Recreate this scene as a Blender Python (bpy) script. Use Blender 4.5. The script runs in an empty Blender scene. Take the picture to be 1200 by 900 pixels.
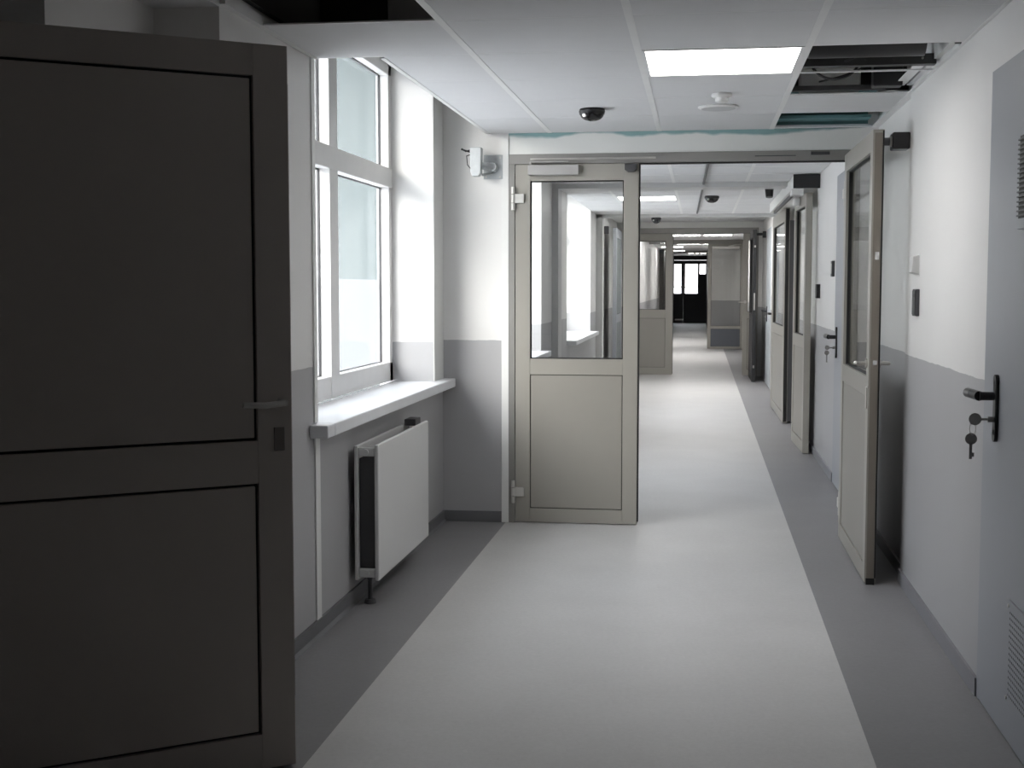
import bpy, bmesh, math, random
from mathutils import Vector, Matrix
random.seed(7)
C = bpy.context.scene
COL = C.collection
H = 1.35

# ------------------------------------------------------------------ materials
def new_mat(name):
    m = bpy.data.materials.new(name); m.use_nodes = True
    nt = m.node_tree; nt.nodes.clear()
    out = nt.nodes.new('ShaderNodeOutputMaterial')
    return m, nt, out

def bsdf(nt, color=(.5, .5, .5), rough=.5, metal=0.0, spec=.5):
    b = nt.nodes.new('ShaderNodeBsdfPrincipled')
    b.inputs['Base Color'].default_value = (*color, 1)
    b.inputs['Roughness'].default_value = rough
    b.inputs['Metallic'].default_value = metal
    b.inputs['Specular IOR Level'].default_value = spec
    return b

def simple(name, color, rough=.5, metal=0.0, spec=.5, var=.04, scale=12.0, bump=0.0):
    m, nt, out = new_mat(name)
    b = bsdf(nt, color, rough, metal, spec)
    tc = nt.nodes.new('ShaderNodeTexCoord')
    nz = nt.nodes.new('ShaderNodeTexNoise'); nz.inputs['Scale'].default_value = scale
    nz.inputs['Detail'].default_value = 4
    nt.links.new(tc.outputs['Object'], nz.inputs['Vector'])
    mp = nt.nodes.new('ShaderNodeMapRange')
    mp.inputs['To Min'].default_value = 1 - var; mp.inputs['To Max'].default_value = 1 + var
    nt.links.new(nz.outputs['Fac'], mp.inputs['Value'])
    mx = nt.nodes.new('ShaderNodeVectorMath'); mx.operation = 'SCALE'
    mx.inputs[0].default_value = color
    nt.links.new(mp.outputs['Result'], mx.inputs['Scale'])
    nt.links.new(mx.outputs['Vector'], b.inputs['Base Color'])
    if bump:
        bp = nt.nodes.new('ShaderNodeBump'); bp.inputs['Strength'].default_value = bump
        bp.inputs['Distance'].default_value = .002
        n2 = nt.nodes.new('ShaderNodeTexNoise'); n2.inputs['Scale'].default_value = 180
        nt.links.new(tc.outputs['Object'], n2.inputs['Vector'])
        nt.links.new(n2.outputs['Fac'], bp.inputs['Height'])
        nt.links.new(bp.outputs['Normal'], b.inputs['Normal'])
    nt.links.new(b.outputs[0], out.inputs[0])
    return m

def wall_paint():
    m, nt, out = new_mat('two_tone_wall_paint')
    b = bsdf(nt, (.8, .8, .8), .42, 0, .4)
    g = nt.nodes.new('ShaderNodeNewGeometry')
    sp = nt.nodes.new('ShaderNodeSeparateXYZ'); nt.links.new(g.outputs['Position'], sp.inputs[0])
    nz = nt.nodes.new('ShaderNodeTexNoise'); nz.inputs['Scale'].default_value = 9; nz.inputs['Detail'].default_value = 5
    nt.links.new(g.outputs['Position'], nz.inputs['Vector'])
    a = nt.nodes.new('ShaderNodeMath'); a.operation = 'MULTIPLY_ADD'
    a.inputs[1].default_value = .012; nt.links.new(nz.outputs['Fac'], a.inputs[0]); nt.links.new(sp.outputs['Z'], a.inputs[2])
    gt = nt.nodes.new('ShaderNodeMath'); gt.operation = 'GREATER_THAN'; gt.inputs[1].default_value = 1.052
    nt.links.new(a.outputs[0], gt.inputs[0])
    mx = nt.nodes.new('ShaderNodeMix'); mx.data_type = 'RGBA'
    mx.inputs['A'].default_value = (.435, .432, .44, 1); mx.inputs['B'].default_value = (.80, .79, .775, 1)
    nt.links.new(gt.outputs[0], mx.inputs['Factor'])
    mp = nt.nodes.new('ShaderNodeMapRange'); mp.inputs['To Min'].default_value = .96; mp.inputs['To Max'].default_value = 1.03
    n3 = nt.nodes.new('ShaderNodeTexNoise'); n3.inputs['Scale'].default_value = 2.2; n3.inputs['Detail'].default_value = 3
    nt.links.new(g.outputs['Position'], n3.inputs['Vector']); nt.links.new(n3.outputs['Fac'], mp.inputs['Value'])
    sc = nt.nodes.new('ShaderNodeVectorMath'); sc.operation = 'SCALE'
    nt.links.new(mx.outputs['Result'], sc.inputs[0]); nt.links.new(mp.outputs['Result'], sc.inputs['Scale'])
    nt.links.new(sc.outputs['Vector'], b.inputs['Base Color'])
    bp = nt.nodes.new('ShaderNodeBump'); bp.inputs['Strength'].default_value = .15; bp.inputs['Distance'].default_value = .002
    n2 = nt.nodes.new('ShaderNodeTexNoise'); n2.inputs['Scale'].default_value = 90
    nt.links.new(g.outputs['Position'], n2.inputs['Vector']); nt.links.new(n2.outputs['Fac'], bp.inputs['Height'])
    nt.links.new(bp.outputs['Normal'], b.inputs['Normal'])
    nt.links.new(b.outputs[0], out.inputs[0])
    return m

def header_paint():
    # white plaster whose top edge shows bare green-blue plasterboard in an uneven band
    m, nt, out = new_mat('header_plaster')
    b = bsdf(nt, (.8, .8, .8), .6)
    g = nt.nodes.new('ShaderNodeNewGeometry')
    sp = nt.nodes.new('ShaderNodeSeparateXYZ'); nt.links.new(g.outputs['Position'], sp.inputs[0])
    nz = nt.nodes.new('ShaderNodeTexNoise'); nz.inputs['Scale'].default_value = 3.2; nz.inputs['Detail'].default_value = 3
    nt.links.new(g.outputs['Position'], nz.inputs['Vector'])
    a = nt.nodes.new('ShaderNodeMath'); a.operation = 'MULTIPLY_ADD'
    a.inputs[1].default_value = .10; nt.links.new(nz.outputs['Fac'], a.inputs[0]); nt.links.new(sp.outputs['Z'], a.inputs[2])
    mp = nt.nodes.new('ShaderNodeMapRange'); mp.inputs['From Min'].default_value = 2.236; mp.inputs['From Max'].default_value = 2.250
    nt.links.new(a.outputs[0], mp.inputs['Value'])
    gx = nt.nodes.new('ShaderNodeMath'); gx.operation = 'GREATER_THAN'; gx.inputs[1].default_value = -1.125
    nt.links.new(sp.outputs['X'], gx.inputs[0])
    mu = nt.nodes.new('ShaderNodeMath'); mu.operation = 'MULTIPLY'
    nt.links.new(mp.outputs['Result'], mu.inputs[0]); nt.links.new(gx.outputs[0], mu.inputs[1])
    mx = nt.nodes.new('ShaderNodeMix'); mx.data_type = 'RGBA'
    mx.inputs['A'].default_value = (.80, .80, .77, 1); mx.inputs['B'].default_value = (.27, .43, .43, 1)
    nt.links.new(mu.outputs[0], mx.inputs['Factor'])
    nt.links.new(mx.outputs['Result'], b.inputs['Base Color'])
    nt.links.new(b.outputs[0], out.inputs[0])
    return m

def floor_mat():
    m, nt, out = new_mat('linoleum_floor')
    b = bsdf(nt, (.5, .5, .5), .48, 0, .35)
    g = nt.nodes.new('ShaderNodeNewGeometry')
    sp = nt.nodes.new('ShaderNodeSeparateXYZ'); nt.links.new(g.outputs['Position'], sp.inputs[0])
    c1 = nt.nodes.new('ShaderNodeMath'); c1.operation = 'GREATER_THAN'; c1.inputs[1].default_value = -1.095
    c2 = nt.nodes.new('ShaderNodeMath'); c2.operation = 'LESS_THAN'; c2.inputs[1].default_value = .505
    nt.links.new(sp.outputs['X'], c1.inputs[0]); nt.links.new(sp.outputs['X'], c2.inputs[0])
    mu = nt.nodes.new('ShaderNodeMath'); mu.operation = 'MULTIPLY'
    nt.links.new(c1.outputs[0], mu.inputs[0]); nt.links.new(c2.outputs[0], mu.inputs[1])
    mx = nt.nodes.new('ShaderNodeMix'); mx.data_type = 'RGBA'
    mx.inputs['A'].default_value = (.25, .245, .25, 1); mx.inputs['B'].default_value = (.565, .555, .545, 1)
    nt.links.new(mu.outputs[0], mx.inputs['Factor'])
    # marbled fleck
    def noise(s, d, dist, lo, hi):
        n = nt.nodes.new('ShaderNodeTexNoise'); n.inputs['Scale'].default_value = s; n.inputs['Detail'].default_value = d
        n.inputs['Distortion'].default_value = dist
        nt.links.new(g.outputs['Position'], n.inputs['Vector'])
        r = nt.nodes.new('ShaderNodeMapRange'); r.inputs['To Min'].default_value = lo; r.inputs['To Max'].default_value = hi
        nt.links.new(n.outputs['Fac'], r.inputs['Value']); return r
    r1 = noise(60, 6, .8, .90, 1.10); r2 = noise(2.3, 3, .3, .92, 1.08)
    mm = nt.nodes.new('ShaderNodeMath'); mm.operation = 'MULTIPLY'
    nt.links.new(r1.outputs[0], mm.inputs[0]); nt.links.new(r2.outputs[0], mm.inputs[1])
    sc = nt.nodes.new('ShaderNodeVectorMath'); sc.operation = 'SCALE'
    nt.links.new(mx.outputs['Result'], sc.inputs[0]); nt.links.new(mm.outputs[0], sc.inputs['Scale'])
    nt.links.new(sc.outputs['Vector'], b.inputs['Base Color'])
    nt.links.new(b.outputs[0], out.inputs[0])
    return m

def glass_mat(name, tint=(.93, .95, .94), refl=.10, film=None):
    m, nt, out = new_mat(name)
    tr = nt.nodes.new('ShaderNodeBsdfTransparent'); tr.inputs[0].default_value = (*tint, 1)
    gl = nt.nodes.new('ShaderNodeBsdfGlossy'); gl.inputs['Roughness'].default_value = .02
    gl.inputs['Color'].default_value = (.9, .9, .9, 1)
    lw = nt.nodes.new('ShaderNodeLayerWeight'); lw.inputs['Blend'].default_value = .35
    mp = nt.nodes.new('ShaderNodeMapRange'); mp.inputs['To Min'].default_value = refl * .6; mp.inputs['To Max'].default_value = min(1, refl * 5)
    nt.links.new(lw.outputs['Fresnel'], mp.inputs['Value'])
    mix = nt.nodes.new('ShaderNodeMixShader')
    nt.links.new(mp.outputs[0], mix.inputs[0]); nt.links.new(tr.outputs[0], mix.inputs[1]); nt.links.new(gl.outputs[0], mix.inputs[2])
    last = mix
    if film:
        up, lowc, zsplit = film
        t2 = nt.nodes.new('ShaderNodeBsdfTranslucent')
        g = nt.nodes.new('ShaderNodeNewGeometry'); sp = nt.nodes.new('ShaderNodeSeparateXYZ')
        nt.links.new(g.outputs['Position'], sp.inputs[0])
        lt = nt.nodes.new('ShaderNodeMath'); lt.operation = 'LESS_THAN'; lt.inputs[1].default_value = zsplit
        nt.links.new(sp.outputs['Z'], lt.inputs[0])
        cm = nt.nodes.new('ShaderNodeMix'); cm.data_type = 'RGBA'
        cm.inputs['A'].default_value = (*up[0], 1); cm.inputs['B'].default_value = (*lowc[0], 1)
        nt.links.new(lt.outputs[0], cm.inputs['Factor']); nt.links.new(cm.outputs['Result'], t2.inputs[0])
        fm = nt.nodes.new('ShaderNodeMapRange'); fm.inputs['To Min'].default_value = up[1]; fm.inputs['To Max'].default_value = lowc[1]
        nt.links.new(lt.outputs[0], fm.inputs['Value'])
        m2 = nt.nodes.new('ShaderNodeMixShader')
        nt.links.new(fm.outputs[0], m2.inputs[0]); nt.links.new(mix.outputs[0], m2.inputs[1]); nt.links.new(t2.outputs[0], m2.inputs[2])
        last = m2
    nt.links.new(last.outputs[0], out.inputs[0])
    return m

def emit_mat(name, color, s):
    m, nt, out = new_mat(name)
    e = nt.nodes.new('ShaderNodeEmission'); e.inputs[0].default_value = (*color, 1); e.inputs[1].default_value = s
    nt.links.new(e.outputs[0], out.inputs[0]); return m

PANEL_E = 17.0
WORLD_E = 6.5
M = dict(
    wall=wall_paint(), header=header_paint(), floor=floor_mat(),
    white=simple('white_paint', (.82, .82, .80), .45),
    plaster=simple('white_plaster', (.80, .80, .77), .6, bump=.1),
    upvc=simple('white_window_profile', (.74, .73, .72), .35),
    sill=simple('white_sill_board', (.85, .86, .88), .3),
    tile=simple('ceiling_tile', (.73, .73, .735), .9, bump=.25, var=.02),
    tbar=simple('ceiling_grid_bar', (.82, .82, .81), .5),
    skirting=simple('grey_skirting', (.16, .16, .17), .5),
    door=simple('beige_grey_aluminium', (.345, .33, .295), .38, 0, .5, var=.02),
    doorpanel=simple('beige_grey_panel', (.31, .295, .265), .45, 0, .5, var=.02),
    jamb=simple('grey_aluminium_profile', (.30, .29, .275), .35, .2, .5, var=.02),
    bigdoor=simple('lightened_door_coating', (.52, .475, .44), .45, 0, .4, var=.03, scale=3),  # same coating as the other leaves, lightened to offset the weak light
    steel=simple('blue_grey_steel_door', (.33, .345, .375), .38, 0, .5, var=.02),
    paledoor=simple('pale_blue_grey_door', (.50, .54, .57), .38, 0, .5, var=.02),
    gasket=simple('black_rubber', (.012, .012, .012), .6),
    black=simple('black_plastic', (.015, .015, .017), .35),
    darkgrey=simple('dark_grey_plastic', (.07, .07, .075), .45),
    chrome=simple('brushed_metal', (.62, .60, .57), .28, .9),
    zinc=simple('galvanised_metal', (.50, .52, .53), .45, .5, var=.15, scale=40),
    hinge=simple('light_hinge_metal', (.62, .61, .58), .35, .3),
    rad=simple('white_radiator_enamel', (.74, .735, .73), .35, var=.01),
    void=simple('dark_void_slab_shade', (.035, .033, .032), .9, var=.3),  # bare slab, and the added sheets that darken the void
    channel=simple('dark_steel_channel', (.06, .06, .06), .5, .3, var=.2),
    teal=simple('moisture_plasterboard', (.14, .27, .28), .8, var=.1),
    glass=glass_mat('door_glass', (.965, .97, .965), .05),
    wglass=glass_mat('window_glass_film', (.88, .885, .885), .03, film=(((.20, .23, .23), .14), ((.24, .245, .25), .32), 1.388)),
    lamp=emit_mat('led_panel_light', (1, .98, .96), 11.0), lamp_far=emit_mat('led_panel_light_far', (1, .985, .97), PANEL_E),
    facade=simple('dark_facade_backdrop', (.027, .033, .0325), .9),  # near black, so the wing stays dim against the bright sky
    ground=simple('snowy_yard', (.70, .70, .70), .9),
    darkdoor=simple('dark_door_coating', (.030, .031, .034), .5),
    brass=simple('key_metal', (.35, .34, .32), .35, .8),
)

# ------------------------------------------------------------------ mesh helpers
class MB:
    def __init__(s): s.bm = bmesh.new()
    def box(s, x0, x1, y0, y1, z0, z1, bev=0):
        x0, x1 = min(x0, x1), max(x0, x1); y0, y1 = min(y0, y1), max(y0, y1); z0, z1 = min(z0, z1), max(z0, z1)
        r = bmesh.ops.create_cube(s.bm, size=1)
        bmesh.ops.transform(s.bm, matrix=Matrix.Translation(((x0+x1)/2, (y0+y1)/2, (z0+z1)/2)) @ Matrix.Diagonal((x1-x0, y1-y0, z1-z0, 1)), verts=r['verts'])
        if bev:
            es = list({e for v in r['verts'] for e in v.link_edges})
            bmesh.ops.bevel(s.bm, geom=es, offset=bev, segments=2, affect='EDGES', profile=.5)
        return s
    def cyl(s, p0, p1, r, r2=None, seg=20):
        p0, p1 = Vector(p0), Vector(p1); d = p1-p0
        q = d.to_track_quat('Z', 'Y').to_matrix().to_4x4()
        bmesh.ops.create_cone(s.bm, cap_ends=True, segments=seg, radius1=r, radius2=r if r2 is None else r2, depth=d.length,
                              matrix=Matrix.Translation((p0+p1)/2) @ q)
        return s
    def tube(s, pts, r, seg=10):
        for a, b in zip(pts[:-1], pts[1:]): s.cyl(a, b, r, seg=seg)
        for p in pts[1:-1]: bmesh.ops.create_icosphere(s.bm, subdivisions=2, radius=r, matrix=Matrix.Translation(p))
        return s
    def ball(s, p, r, sc=(1, 1, 1)):
        bmesh.ops.create_uvsphere(s.bm, u_segments=24, v_segments=14, radius=r, matrix=Matrix.Translation(p) @ Matrix.Diagonal((*sc, 1)))
        return s
    def lathe(s, prof, origin=(0, 0, 0), axis='Z', seg=32):
        # prof: list of (r, h)
        rings = []
        for r, h in prof:
            ring = []
            for k in range(seg):
                t = 2*math.pi*k/seg
                if axis == 'Z': v = (r*math.cos(t), r*math.sin(t), h)
                elif axis == 'X': v = (h, r*math.cos(t), r*math.sin(t))
                else: v = (r*math.cos(t), h, r*math.sin(t))
                ring.append(s.bm.verts.new(Vector(v)+Vector(origin)))
            rings.append(ring)
        for a, b in zip(rings[:-1], rings[1:]):
            for k in range(seg): s.bm.faces.new((a[k], a[(k+1) % seg], b[(k+1) % seg], b[k]))
        s.bm.faces.new(rings[0]); s.bm.faces.new(rings[-1])
        return s
    def prism(s, poly, y0, y1, plane='XZ'):
        def P(a, b, t): return {'XZ': (a, t, b), 'YZ': (t, a, b), 'XY': (a, b, t)}[plane]
        A = [s.bm.verts.new(P(a, b, y0)) for a, b in poly]; B = [s.bm.verts.new(P(a, b, y1)) for a, b in poly]
        s.bm.faces.new(A); s.bm.faces.new(B[::-1]); n = len(poly)
        for k in range(n): s.bm.faces.new((A[k], B[k], B[(k+1) % n], A[(k+1) % n]))
        return s
    def build(s, name, mat, parent=None, smooth=False, bevel=0):
        bmesh.ops.recalc_face_normals(s.bm, faces=s.bm.faces)
        me = bpy.data.meshes.new(name); s.bm.to_mesh(me); s.bm.free()
        me.materials.append(M[mat] if isinstance(mat, str) else mat)
        o = bpy.data.objects.new(name, me); COL.objects.link(o)
        if smooth:
            for p in me.polygons: p.use_smooth = True
            md = o.modifiers.new('edge', 'EDGE_SPLIT'); md.split_angle = math.radians(35)
        if bevel:
            b = o.modifiers.new('bevel', 'BEVEL'); b.width = bevel; b.segments = 2; b.limit_method = 'ANGLE'
        if parent: o.parent = parent
        return o

def tag(o, label=None, cat=None, group=None, kind=None):
    if label: o['label'] = label
    if cat: o['category'] = cat
    if group: o['group'] = group
    if kind: o['kind'] = kind
    return o

def empty(name, loc=(0, 0, 0), rz=0):
    o = bpy.data.objects.new(name, None); COL.objects.link(o); o.location = loc; o.rotation_euler = (0, 0, rz)
    o.empty_display_size = .1
    return o

def copy_tree(o, parent=None):
    c = o.copy(); COL.objects.link(c)
    if parent: c.parent = parent
    for ch in list(o.children): copy_tree(ch, c)
    return c

def struct(mb, name, mat, label, cat, bevel=0):
    o = mb.build(name, mat, bevel=bevel); return tag(o, label, cat, kind='structure')

CZ = 2.21          # near suspended ceiling
C2 = 2.235         # second section
SLAB = 2.75

# ------------------------------------------------------------------ floor
f = MB(); f.box(-2.6, 1.6, -2.0, 52, -.12, 0)
struct(f, 'floor', 'floor', 'pale linoleum corridor floor with dark grey border strips', 'floor')

# ------------------------------------------------------------------ walls: left
w = MB()
w.box(-1.765, -1.46, 3.88, 4.85, 0, SLAB)             # pier before the window
w.box(-1.765, -1.46, 4.85, 7.084, 0, .78)             # below the window
w.box(-1.765, -1.60, 4.85, 7.084, 2.56, SLAB)         # above the window
w.box(-1.765, -1.46, 7.084, 7.35, 0, SLAB)            # pier after the window
w.box(-2.15, -1.67, 3.2, 3.88, 0, SLAB)              # side pier nearer the viewer
w.box(-2.45, -2.15, -2.0, 3.88, 0, SLAB)
struct(w, 'wall_left', 'wall', 'left corridor wall, white above and grey below, with window recess', 'wall')
# section two left wall with recesses
w = MB()
def seg(x_in, y0, y1, z0=0, z1=SLAB): w.box(-1.70, x_in, y0, y1, z0, z1)
seg(-1.28, 7.47, 8.3); seg(-1.28, 8.3, 10.55, 0, .80); w.box(-1.80, -1.70, 8.3, 10.55, 2.45, SLAB); seg(-1.28, 10.55, 11.30)
seg(-1.28, 11.30, 12.6); seg(-1.28, 12.6, 15.35, 0, .80); w.box(-1.80, -1.70, 12.6, 15.35, 2.45, SLAB); seg(-1.28, 15.35, 20.1)
struct(w, 'wall_left', 'wall', 'left wall seen through the glazed door, with two bright window recesses', 'wall')
w = MB(); w.box(-1.28, -1.225, 11.32, 11.60, 0, C2+.01); w.box(-1.28, .92, 11.32, 11.62, 2.195, 2.30)
struct(w, 'trim_1', simple('grey_pilaster_paint', (.60, .60, .595), .5), 'grey pilaster and shallow ceiling beam behind the glazed door, nearer one', 'trim')
w = MB(); w.box(-1.28, -1.20, 16.15, 16.40, 0, 2.26); w.box(-1.28, .92, 16.15, 16.40, 2.20, 2.36)
struct(w, 'trim_2', simple('grey_pilaster_paint_far', (.60, .60, .59), .5), 'grey pilaster and shallow ceiling beam farther behind the glazed door', 'trim')

# right wall
w = MB()
w.box(.92, 1.25, 4.40, 6.10, 0, SLAB)
w.box(.92, 1.25, 3.42, 4.40, 2.035, SLAB)
w.box(.96, 1.25, 3.42, 4.40, 0, 2.035)
w.box(.92, 1.25, -2.0, 3.42, 0, SLAB)
w.box(.945, 1.25, 6.10, 7.35, 0, SLAB)
struct(w, 'wall_right', 'wall', 'right corridor wall, white above and blue-grey below, near the viewer', 'wall')
w = MB(); w.box(.92, 1.25, 7.45, 20.1, 0, SLAB)
struct(w, 'wall_right', 'wall', 'right corridor wall beyond the first glazed partition', 'wall')

# end wall and header around first partition
w = MB(); w.box(-1.765, -1.078, 7.35, 7.47, 0, SLAB); w.box(.852, 1.25, 7.35, 7.45, 0, SLAB)
struct(w, 'wall_front', 'wall', 'short return wall left of the first glazed partition, white over grey', 'wall')
w = MB(); w.box(-1.078, .852, 7.352, 7.45, 2.092, SLAB)
struct(w, 'wall_header', 'header', 'white plaster header over the first partition with bare green upper edge', 'wall')
# white corner strips: a painted-in bright corner, a bead, an unpainted edge
w = MB(); w.box(-1.46, -1.455, 7.086, 7.349, .828, SLAB-.02)  # white over the dado stands in for light on this corner
struct(w, 'trim_3', 'white', 'white strip painting in the bright far corner of the window recess', 'trim')
w = MB(); w.box(-1.46, -1.454, 4.812, 4.852, .83, SLAB-.02); w.box(-1.46, -1.454, 4.815, 4.875, 0.0, .776)
struct(w, 'trim_4', 'white', 'thin white corner bead at the near edge of the window recess', 'trim')
w = MB(); w.box(-1.118, -1.078, 7.343, 7.351, 0, 2.20)
struct(w, 'trim_5', 'white', 'white plaster strip beside the left jamb of the first partition', 'trim')

# skirting
w = MB()
w.box(-1.46, -1.449, 3.88, 7.35, 0, .062); w.prism([(-1.449, 0), (-1.449, .012), (-1.437, 0)], 3.88, 7.35, 'XZ')
w.box(-1.46, -1.118, 7.338, 7.35, 0, .062)
w.box(-1.67, -1.66, 3.2, 3.88, 0, .062); w.box(-1.67, -1.449, 3.868, 3.88, 0, .062)
struct(w, 'baseboard_left', 'skirting', 'dark grey skirting below the radiator along the left wall', 'skirting')
w = MB(); w.box(.909, .92, 4.40, 6.10, 0, .062); w.box(.934, .945, 6.1, 7.35, 0, .062)
struct(w, 'baseboard_right', simple('grey_skirting_right', (.24, .24, .255), .5), 'grey skirting along the right wall between steel door and open glazed leaf', 'skirting')
w = MB(); w.box(.909, .92, 7.45, 8.20, 0, .062); w.box(.909, .92, 9.2, 13, 0, .062)
struct(w, 'baseboard_right', simple('grey_skirting_far', (.26, .26, .275), .5), 'grey skirting on the right wall beyond the first partition', 'skirting')

# unseen wall behind the viewer, lightened to bounce light onto the open door
w = MB(); w.box(-2.45, 1.25, -2.2, -2.0, 0, SLAB)
struct(w, 'wall_back', simple('back_wall_bounce', (.75, .73, .70), .7), 'wall closing the corridor behind the viewer', 'wall')

# ------------------------------------------------------------------ ceilings
XC = [-1.455, -.845, -.235, .375, .918]
YR = [7.31 - .615*k for k in range(0, 16)]
missing = {(3, 0): 'm', (3, 2): 'm', (3, 3): 'm', (0, 5): 'm', (2, 3): 'lamp'}
tiles = MB(); bars = MB()
for r in range(15):
    ya, yb = YR[r+1], YR[r]
    for c in range(4):
        if (c, r) in missing: continue
        x0, x1 = XC[c], XC[c+1]
        if c == 0 and yb > 4.9: x0 = -1.19
        tiles.box(x0+.003, x1-.003, ya+.004, yb-.004, CZ, CZ+.008)
    x0 = -1.19 if YR[r] > 4.9 else -1.455
    bars.box(x0, .918, YR[r]-.010, YR[r]+.010, CZ+.0005, CZ+.006)
for c in (1, 2, 3): bars.box(XC[c]-.013, XC[c]+.013, -2.0, 7.35, CZ-.0015, CZ+.03)
bars.box(-1.459, -1.44, 3.88, 4.85, CZ-.002, CZ+.03); bars.box(-1.205, -1.185, 4.88, 7.35, CZ-.002, CZ+.03)
bars.box(.905, .919, -2.0, 6.1, CZ-.0015, CZ+.006); bars.box(.905, .944, 6.1, 7.35, CZ-.0015, CZ+.006)
for r in range(7, 15): pass
tiles.box(-2.15, -1.458, -2.0, 3.88, 2.20, 2.22)
tiles.box(-1.205, .918, 7.31, 7.35, CZ, CZ+.015)
struct(tiles, 'ceiling', 'tile', 'suspended ceiling of pale mineral tiles with several tiles missing', 'ceiling')
struct(bars, 'trim_6', 'tbar', 'white metal grid bars of the suspended ceiling', 'ceiling grid')
w = MB()
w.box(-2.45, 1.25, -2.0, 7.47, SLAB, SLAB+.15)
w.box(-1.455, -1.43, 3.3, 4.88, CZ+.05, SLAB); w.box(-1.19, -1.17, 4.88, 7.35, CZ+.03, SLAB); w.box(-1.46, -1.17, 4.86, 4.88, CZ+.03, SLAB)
w.box(-1.46, .92, 3.55, 3.57, CZ+.05, SLAB); w.box(.36, .92, 6.17, 6.19, CZ+.03, SLAB); w.box(.36, .38, 4.8, 6.17, CZ+.03, SLAB)  # dark sheets added inside the void, standing in for its shade
struct(w, 'ceiling', 'void', 'dark bare slab and added shade sheets seen through the missing ceiling tiles', 'ceiling')
w = MB(); w.box(-1.80, -1.19, 4.88, 7.35, 2.68, SLAB-.001)
struct(w, 'ceiling', 'white', 'white soffit above the window recess', 'ceiling')

# second section ceiling
tiles = MB(); bars = MB()
y = 7.45; YB = []
while y < 16.15: YB.append(y); y += .615
YB.append(16.15)
LAMP2 = 9
for r in range(len(YB)-1):
    for c in range(4):
        x0, x1 = XC[c], XC[c+1]
        if c == 0: x0 = -1.28
        if c == 1 and r == LAMP2: continue
        tiles.box(x0+.003, x1-.003, YB[r]+.004, YB[r+1]-.004, C2, C2+.015)
    bars.box(-1.28, .918, YB[r]-.012, YB[r]+.012, C2-.001, C2+.03)
for c in (1, 2, 3): bars.box(XC[c]-.013, XC[c]+.013, 7.45, 16.15, C2-.0015, C2+.03)
tiles.box(-1.28, .92, 16.4, 20.1, 2.33, 2.36)
tiles.box(-1.80, .95, 7.47, 20.1, SLAB, SLAB+.1)
struct(tiles, 'ceiling', 'tile', 'tiled ceiling of the corridor beyond the first partition', 'ceiling')
struct(bars, 'trim_7', 'tbar', 'white grid bars of the ceiling beyond the first partition', 'ceiling grid')
w = MB()
w.box(-1.28, -1.25, 7.47, 11.3, C2+.02, SLAB); w.box(-1.28, -1.25, 11.65, 16.1, C2+.02, SLAB)
struct(w, 'trim_8', 'white', 'white bulkhead edge beside the ceiling beyond the first partition', 'trim')

# far sections
w = MB(); w.box(-1.75, -1.12, 20.1, 49.5, 0, SLAB); w.box(-1.80, -1.10, 20.1, 20.3, 0, SLAB)
struct(w, 'wall_left', 'wall', 'left corridor wall beyond the second partition', 'wall')
w = MB(); w.box(.92, 1.25, 20.1, 49.5, 0, SLAB); w.box(.86, .93, 20.1, 20.3, 0, SLAB)
struct(w, 'wall_right', 'wall', 'right corridor wall beyond the second partition', 'wall')
w = MB(); w.box(-1.1, .86, 20.1, 20.25, 2.24, SLAB)
struct(w, 'wall_header', 'plaster', 'white header above the second partition', 'wall')
w = MB(); w.box(-1.12, .92, 20.3, 38, 2.36, 2.40)
for yy in [20.9+.61*k for k in range(28)]: w.box(-1.12, .92, yy, yy+.02, 2.355, 2.361)
struct(w, 'ceiling', 'tile', 'tiled ceiling beyond the second partition', 'ceiling')
w = MB(); w.box(-1.12, .92, 38, 49.5, 2.50, 2.54)
struct(w, 'ceiling', 'plaster', 'plain ceiling at the dark far end of the corridor', 'ceiling')
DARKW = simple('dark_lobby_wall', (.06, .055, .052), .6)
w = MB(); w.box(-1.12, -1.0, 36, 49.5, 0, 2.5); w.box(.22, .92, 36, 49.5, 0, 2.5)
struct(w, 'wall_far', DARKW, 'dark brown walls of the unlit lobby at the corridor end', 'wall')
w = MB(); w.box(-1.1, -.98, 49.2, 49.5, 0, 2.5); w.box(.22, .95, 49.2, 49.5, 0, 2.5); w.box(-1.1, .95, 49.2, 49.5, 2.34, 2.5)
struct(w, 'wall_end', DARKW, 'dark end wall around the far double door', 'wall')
# wall facing the viewer at third partition
w = MB(); w.box(.155, .92, 29.4, 29.55, 0, 2.36)
struct(w, 'wall_end', 'wall', 'white over grey cross wall behind the far right glazed leaf', 'wall')

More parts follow.
